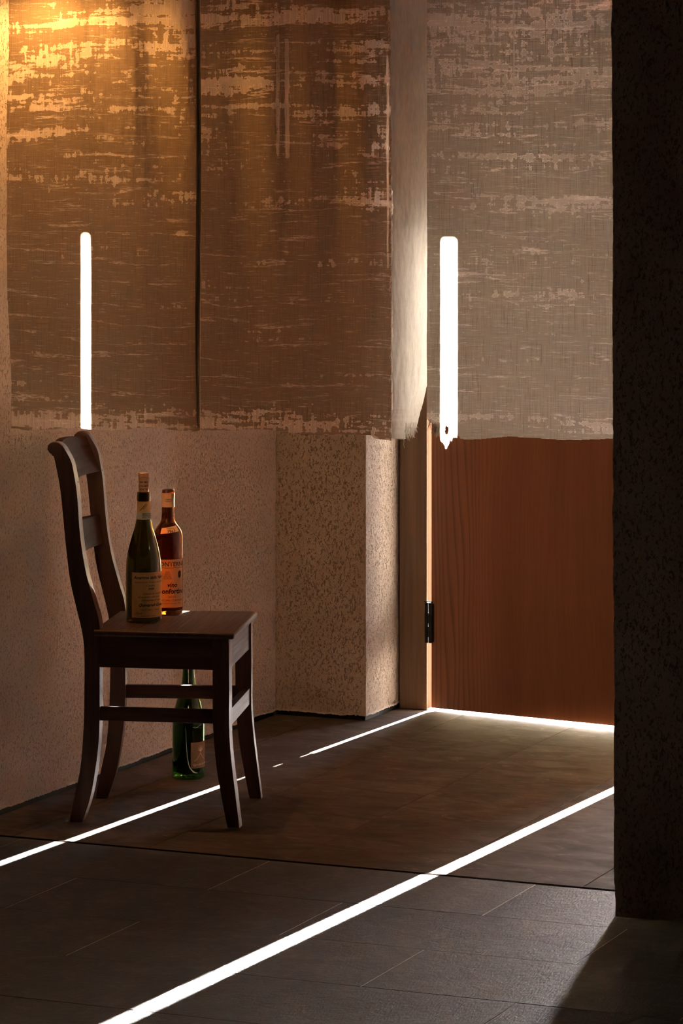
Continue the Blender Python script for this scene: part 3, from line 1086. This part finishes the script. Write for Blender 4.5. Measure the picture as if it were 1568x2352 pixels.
# ------------------------------------------------------------------ bottles
def text_mesh(bm, body, size, r_of, z, ang, shear=0.0, align='CENTER', flip=False, bold=0.0, tilt=0.0, dr=0.0006, hand=0.0):
    """lettering wrapped round a bottle: r_of(z) radius, ang the angle (rad) of its anchor"""
    cu = bpy.data.curves.new('lettering', 'FONT')
    cu.body = body
    cu.size = size
    cu.shear = shear
    cu.align_x = align
    cu.offset = bold
    cu.resolution_u = 2
    o = bpy.data.objects.new('lettering', cu)
    COL.objects.link(o)
    dg = bpy.context.evaluated_depsgraph_get()
    me = o.evaluated_get(dg).to_mesh()
    base = len(bm.verts)
    vs = []
    for v in me.vertices:
        x, y = v.co.x, v.co.y
        if flip: x, y = -x, -y
        y2 = y + x * tilt + hand * (math.sin(x * 1300 + z * 900) + 0.7 * math.sin(x * 3100 + y * 700))
        x += hand * math.sin(y * 1100 + z * 1500 + x * 400)
        rr_ = r_of(z + y2) + dr
        a = ang + x / rr_
        vs.append(bm.verts.new((rr_ * math.cos(a), rr_ * math.sin(a), z + y2)))
    for p in me.polygons:
        try: bm.faces.new([vs[i] for i in p.vertices])
        except ValueError: pass
    o.evaluated_get(dg).to_mesh_clear()
    COL.objects.unlink(o)
    bpy.data.objects.remove(o)
    bpy.data.curves.remove(cu)


def stroke(bm, pts, w, r_of, ang, dr=0.0006):
    """flat pen stroke on a bottle; pts (x, z) in metres"""
    prev = None
    for i, p in enumerate(pts):
        q = pts[min(i + 1, len(pts) - 1)]; o_ = pts[max(i - 1, 0)]
        tx, tz = q[0] - o_[0], q[1] - o_[1]
        l = math.hypot(tx, tz) or 1
        nx, nz_ = -tz / l * w, tx / l * w
        pr = []
        for sx in (-1, 1):
            x, z = p[0] + nx * sx, p[1] + nz_ * sx
            rr_ = r_of(z) + dr
            a = ang + x / rr_
            pr.append(bm.verts.new((rr_ * math.cos(a), rr_ * math.sin(a), z)))
        if prev:
            bm.faces.new((prev[0], prev[1], pr[1], pr[0]))
        prev = pr


def patch(r_of, a0, a1, z0, z1, dr=0.0004, nz=10, tilt=0.0):
    bm = bmesh.new()
    na = max(6, int((a1 - a0) / 0.08))
    g = [[None] * (nz + 1) for _ in range(na + 1)]
    for i in range(na + 1):
        a = a0 + (a1 - a0) * i / na
        for j in range(nz + 1):
            z = z0 + (z1 - z0) * j / nz + tilt * (a - a0)
            r_ = r_of(z) + dr
            g[i][j] = bm.verts.new((r_ * math.cos(a), r_ * math.sin(a), z))
    for i in range(na):
        for j in range(nz):
            bm.faces.new((g[i][j], g[i + 1][j], g[i + 1][j + 1], g[i][j + 1]))
    return bm


def radius_fn(prof):
    def f(z):
        for (r0, z0), (r1, z1) in zip(prof[:-1], prof[1:]):
            if z0 <= z <= z1 and z1 > z0:
                return r0 + (r1 - r0) * (z - z0) / (z1 - z0)
        return prof[-1][0] if z > prof[-1][1] else prof[0][0]
    return f


def glass_body(outer, inner_off, z_in):
    """closed shell: outer profile up, inner profile down"""
    inner = []
    for r_, z in reversed(outer):
        if z > z_in:
            inner.append((max(r_ - inner_off, 0.006), z - (0.0005 if z < outer[-1][1] else 0)))
    inner[0] = (inner[0][0], outer[-1][1] - 0.0004)
    lastr = inner[-1][0]
    inner += [(lastr, z_in + 0.004), (lastr * 0.8, z_in), (lastr * 0.35, z_in + 0.012), (0.0, z_in + 0.018)]
    base = [(0.0, 0.014), (outer[0][0] * 0.45, 0.009), (outer[0][0] * 0.8, 0.0)]
    return lathe(bmesh.new(), base + outer + inner, 72)


CAM_ANG = lambda x, y: math.atan2(0 - y, 0 - x)
ink = mat_plain('dark_ink', (0.020, 0.015, 0.013), 0.8, 0.1)
cream_ink = mat_plain('cream_ink', (0.75, 0.62, 0.48), 0.7, 0.1)
SEAT = 0.4573

# front bottle: sloping shoulders, cork stuck in the neck
gx, gy = -3.5464, 7.1088
b1 = empty('wine_bottle', (gx, gy, SEAT))
tag(b1, 'dark olive wine bottle with cork in its neck, front one on the chair seat', 'bottle', 'wine bottles')
o1 = catmull([(0.0385, 0.0), (0.0422, 0.004), (0.0425, 0.012), (0.0425, 0.08), (0.0425, 0.120), (0.0415, 0.145), (0.0375, 0.170), (0.0300, 0.199), (0.0218, 0.2255),
              (0.0172, 0.249), (0.0156, 0.266), (0.0150, 0.2885)], 5) + [(0.0164, 0.2895), (0.0164, 0.3025), (0.0158, 0.3045), (0.0160, 0.306), (0.0158, 0.3095), (0.0140, 0.311)]
R1 = radius_fn(o1)
obj('glass', glass_body(o1, 0.0032, 0.012), mat_glass('olive_green_glass', (0.19, 0.175, 0.018)), b1, 50)
ca = CAM_ANG(gx, gy)
lp = mat_paper('aged_tan_paper', (0.92, 0.53, 0.22), 0.2)
la0, la1 = ca - R(41), ca + R(100)
lab = obj('label', patch(R1, la0, la1, 0.0135, 0.1215), lp, b1, 180)
bm = bmesh.new()
lc = ca - R(41)
rr1 = 0.0429
LX = lambda x: lc + x / rr1
text_mesh(bm, 'Amarone della Valpolicella', 0.0098, R1, 0.1060, LX(0.006), 0.35, 'LEFT', hand=0.00022, bold=0.0002)
text_mesh(bm, 'denominazione di origine controllata', 0.0054, R1, 0.0965, LX(0.008), 0.4, 'LEFT', hand=0.00022)
text_mesh(bm, 'Classico', 0.0066, R1, 0.0880, LX(0.037), 0.4, 'LEFT', hand=0.00022)
text_mesh(bm, '2000', 0.0082, R1, 0.0795, LX(0.040), 0.35, 'LEFT', hand=0.00022, bold=0.0001)
text_mesh(bm, 'ottenuta da uve scelte', 0.0062, R1, 0.0690, LX(0.028), 0.4, 'LEFT', hand=0.00022)
text_mesh(bm, 'ed appassite nella annata', 0.0060, R1, 0.0612, LX(0.017), 0.4, 'LEFT', hand=0.00022)
text_mesh(bm, 'imbottigliata all\'origine', 0.0060, R1, 0.0535, LX(0.025), 0.4, 'LEFT', hand=0.00022)
text_mesh(bm, 'Quintarelli Giuseppe', 0.0096, R1, 0.0405, LX(0.018), 0.4, 'LEFT', hand=0.00022, bold=0.00025)
text_mesh(bm, 'Cerè di Negrar - Verona', 0.0052, R1, 0.0310, LX(0.021), 0.3, 'LEFT', hand=0.00022)
text_mesh(bm, 'e 750 ml', 0.0060, R1, 0.0220, LX(0.006), 0.3, 'LEFT', hand=0.00022)
text_mesh(bm, 'contiene solfiti  15% vol', 0.0040, R1, 0.0165, LX(0.022), 0.2, 'LEFT', hand=0.00022)
obj('lettering', bm, ink, lab)
nl = obj('neck_label', patch(R1, 0, 2 * math.pi, 0.2625, 0.2885), lp, b1, 180)
bm = bmesh.new()
for k, (x0_, l_) in enumerate(((-0.010, 0.020), (-0.008, 0.012), (-0.002, 0.014))):
    stroke(bm, [(x0_ + l_ * t * 0.8 + 0.0005 * math.sin(t * 40), 0.266 + 0.003 * k * 0.6 + l_ * 0.85 * t + 0.0006 * math.sin(t * 55)) for t in [q / 24 for q in range(25)] if 0.266 + 0.0018 * k + l_ * 0.85 * t < 0.2865], 0.00045, R1, ca)
obj('lettering', bm, ink, nl)
wl = obj('guarantee_band', patch(R1, 0, 2 * math.pi, 0.2455, 0.2625, 0.0006), mat_paper('white_band_paper', (0.72, 0.66, 0.55), 0.2), b1, 180)
bm = bmesh.new()
for k, s in enumerate(('AMARONE DELLA', 'VALPOLICELLA', 'D.O.C. ITALIA')):
    text_mesh(bm, s, 0.0040, R1, 0.2575 - 0.0040 * k, ca - R(12), 0, 'LEFT', bold=0.0001, dr=0.0009)
obj('lettering', bm, ink, wl)
bm = bmesh.new()
ck = [(0.0, 0.285), (0.0115, 0.285), (0.0118, 0.311), (0.0122, 0.330), (0.0123, 0.3545), (0.0116, 0.3562), (0.0, 0.3565)]
lathe(bm, ck, 40)
RC = radius_fn(ck[1:5])
cork = obj('cork', bm, mat_paper('cork', (0.62, 0.33, 0.18), 0.05), b1, 50)
bm = bmesh.new()
text_mesh(bm, 'AZ. AGR.', 0.0058, RC, 0.3190, ca, 0, 'CENTER', True, 0.0002, dr=0.0002)
text_mesh(bm, 'QUINTO D', 0.0064, RC, 0.3275, ca, 0, 'CENTER', True, 0.0002, dr=0.0002)
text_mesh(bm, 'CERE NEG', 0.0056, RC, 0.3365, ca, 0, 'CENTER', True, 0.0002, dr=0.0002)
for zz in (0.3425, 0.3455):
    stroke(bm, [(0.0123 * (q / 20 * 3 - 1.5), zz) for q in range(21)], 0.0003, RC, ca, 0.0002)
obj('lettering', bm, mat_plain('cork_ink', (0.10, 0.035, 0.025), 0.8, 0.1), cork)

# rear bottle: amber, high shoulders
gx, gy = -3.548, 7.2446
b2 = empty('wine_bottle', (gx, gy, SEAT))
tag(b2, 'amber square shouldered wine bottle without cork, behind the corked one on the chair', 'bottle', 'wine bottles')
o2 = catmull([(0.0325, 0.0), (0.0353, 0.004), (0.0357, 0.010), (0.0357, 0.09), (0.0355, 0.186), (0.0350, 0.1965), (0.0310, 0.2080), (0.0235, 0.2185), (0.0178, 0.2275),
              (0.0160, 0.240), (0.0152, 0.262), (0.0148, 0.2845)], 5) + [(0.0156, 0.2855), (0.0158, 0.297), (0.0150, 0.298), (0.0150, 0.303), (0.0138, 0.3045)]
R2 = radius_fn(o2)
obj('glass', glass_body(o2, 0.003, 0.012), mat_glass('amber_glass', (0.36, 0.12, 0.010)), b2, 50)
ca = CAM_ANG(gx, gy)
lp2 = mat_paper('yellowed_paper', (0.80, 0.54, 0.32), 0.28)
lab = obj('label', patch(R2, ca - R(58), ca + R(74), 0.020, 0.137), lp2, b2, 180)
bm = bmesh.new()
LC = ca + R(17)
text_mesh(bm, 'CONTERNO', 0.0155, R2, 0.1205, LC, 0, 'CENTER', bold=0.00015)
stroke(bm, [(0.0357 * (q / 30 * 2.2 - 1.05), 0.1165) for q in range(31)], 0.0004, R2, LC)
text_mesh(bm, 'vino', 0.0150, R2, 0.0705, LC, 0.15, 'CENTER', bold=0.0004)
text_mesh(bm, 'Monfortino', 0.0165, R2, 0.0545, LC - R(2), 0.05, 'CENTER', bold=0.00045)
text_mesh(bm, 'DITTA', 0.0065, R2, 0.0440, LC, 0, 'CENTER')
text_mesh(bm, 'GIACOMO CONTERNO', 0.0065, R2, 0.0355, LC, 0, 'CENTER')
text_mesh(bm, 'MONFORTE D\'ALBA - ITALIA', 0.0040, R2, 0.0290, LC, 0, 'CENTER')
# little engraved landscape and crest
for k in range(9):
    zc = 0.090 + 0.0022 * k
    w = 0.011 - 0.0008 * k
    stroke(bm, [(-0.012 + w * (q / 8 * 2 - 1), zc + 0.0012 * math.sin(q * 2.1 + k)) for q in range(9)], 0.0003, R2, LC)
for k in range(7):
    stroke(bm, [(0.016 + 0.0015 * k, 0.090 + 0.0015 * abs(k - 3)), (0.016 + 0.0015 * k + 0.001, 0.110 - 0.001 * abs(k - 3))], 0.0007, R2, LC)
obj('lettering', bm, ink, lab)
vl = obj('vintage_label', patch(R2, ca - R(32), ca + R(52), 0.1985, 0.2125, 0.0006, 6, 0.004), lp2, b2, 180)
bm = bmesh.new()
text_mesh(bm, '1967', 0.0105, R2, 0.2015, ca + R(14), 0, 'CENTER', bold=0.0002, dr=0.001)
text_mesh(bm, 'RISERVA', 0.0050, R2, 0.2105, ca + R(12), 0, 'CENTER', dr=0.001)
obj('lettering', bm, ink, vl)
nl = obj('neck_foil', patch(R2, 0, 2 * math.pi, 0.262, 0.2962, 0.0005), mat_paper('brown_foil_paper', (0.42, 0.22, 0.11), 0.1), b2, 180)
bm = bmesh.new()
for k in range(5):
    stroke(bm, [(-0.004 + 0.004 * math.cos(q / 14 * 2 * math.pi) + 0.0025 * k, 0.279 + 0.0035 * math.sin(q / 14 * 2 * math.pi)) for q in range(15)], 0.0003, R2, ca, 0.0008)
obj('lettering', bm, ink, nl)
bm = bmesh.new()     # raised glass seal
for rad in (0.0155, 0.0125):
    stroke(bm, [(0.006 + rad * math.cos(q / 40 * 2 * math.pi), 0.161 + rad * math.sin(q / 40 * 2 * math.pi)) for q in range(41)], 0.0008, R2, ca, 0.0008)
for q in range(12):
    a_ = q / 12 * 2 * math.pi
    stroke(bm, [(0.006 + 0.0128 * math.cos(a_), 0.161 + 0.0128 * math.sin(a_)), (0.006 + 0.015 * math.cos(a_ + .1), 0.161 + 0.015 * math.sin(a_ + .1))], 0.0006, R2, ca, 0.0009)
stroke(bm, [(0.000, 0.165), (0.003, 0.158), (0.006, 0.165), (0.009, 0.158), (0.012, 0.165)], 0.0009, R2, ca, 0.0009)
obj('glass_seal', bm, mat_glass('amber_seal_glass', (0.30, 0.10, 0.02), 0.1), b2)

# green bottle on the floor
gx, gy = -3.6584, 7.588
b3 = empty('wine_bottle', (gx, gy, -0.005))
tag(b3, 'green wine bottle with tree drawing on its label, on the floor behind the chair', 'bottle', 'wine bottles')
o3 = catmull([(0.0375, 0.0), (0.0408, 0.004), (0.0410, 0.012), (0.0410, 0.08), (0.0410, 0.130), (0.0395, 0.152), (0.0340, 0.180), (0.0262, 0.208), (0.0190, 0.232),
              (0.0160, 0.252), (0.0148, 0.274), (0.0142, 0.290)], 5) + [(0.0150, 0.291), (0.0150, 0.301), (0.0138, 0.303)]
R3 = radius_fn(o3)
obj('glass', glass_body(o3, 0.003, 0.014), mat_glass('bottle_green_glass', (0.05, 0.21, 0.022)), b3, 50)
ca = CAM_ANG(gx, gy)
lab = obj('label', patch(R3, ca + R(8), ca + R(108), 0.028, 0.094), mat_paper('brown_label_paper', (0.30, 0.19, 0.125), 0.1), b3, 180)
bm = bmesh.new()
LA = ca + R(8)
X3 = lambda x: x
stroke(bm, [(0.008, 0.047), (0.013, 0.0485), (0.018, 0.052), (0.022, 0.0575), (0.0262, 0.0635), (0.0285, 0.0625), (0.0305, 0.0640), (0.034, 0.0585), (0.040, 0.053), (0.048, 0.049), (0.060, 0.046)], 0.00045, R3, LA)
stroke(bm, [(0.0275, 0.0630), (0.0285, 0.0665), (0.0288, 0.0715)], 0.0007, R3, LA)
tr_ = random.Random(5)
for k in range(9):
    a_ = R(20 + 140 * k / 8)
    ln = 0.007 + 0.003 * tr_.random()
    stroke(bm, [(0.0288, 0.0705), (0.0288 + 0.5 * ln * math.cos(a_), 0.0710 + 0.55 * ln * math.sin(a_)), (0.0288 + ln * math.cos(a_) * 1.1, 0.0715 + ln * math.sin(a_))], 0.00035, R3, LA)
for k in range(70):
    a_ = tr_.uniform(0, 2 * math.pi); rd = 0.0088 * math.sqrt(tr_.random())
    x, z = 0.0290 + rd * math.cos(a_), 0.0775 + 0.95 * rd * math.sin(a_)
    stroke(bm, [(x - 0.0004, z), (x + 0.0004, z + 0.0002)], 0.0004, R3, LA)
text_mesh(bm, "Vignoble de l'Arbre", 0.0078, R3, 0.0345, LA + 0.003 / 0.041, 0.5, 'LEFT', tilt=0.04)
obj('lettering', bm, cream_ink, lab)
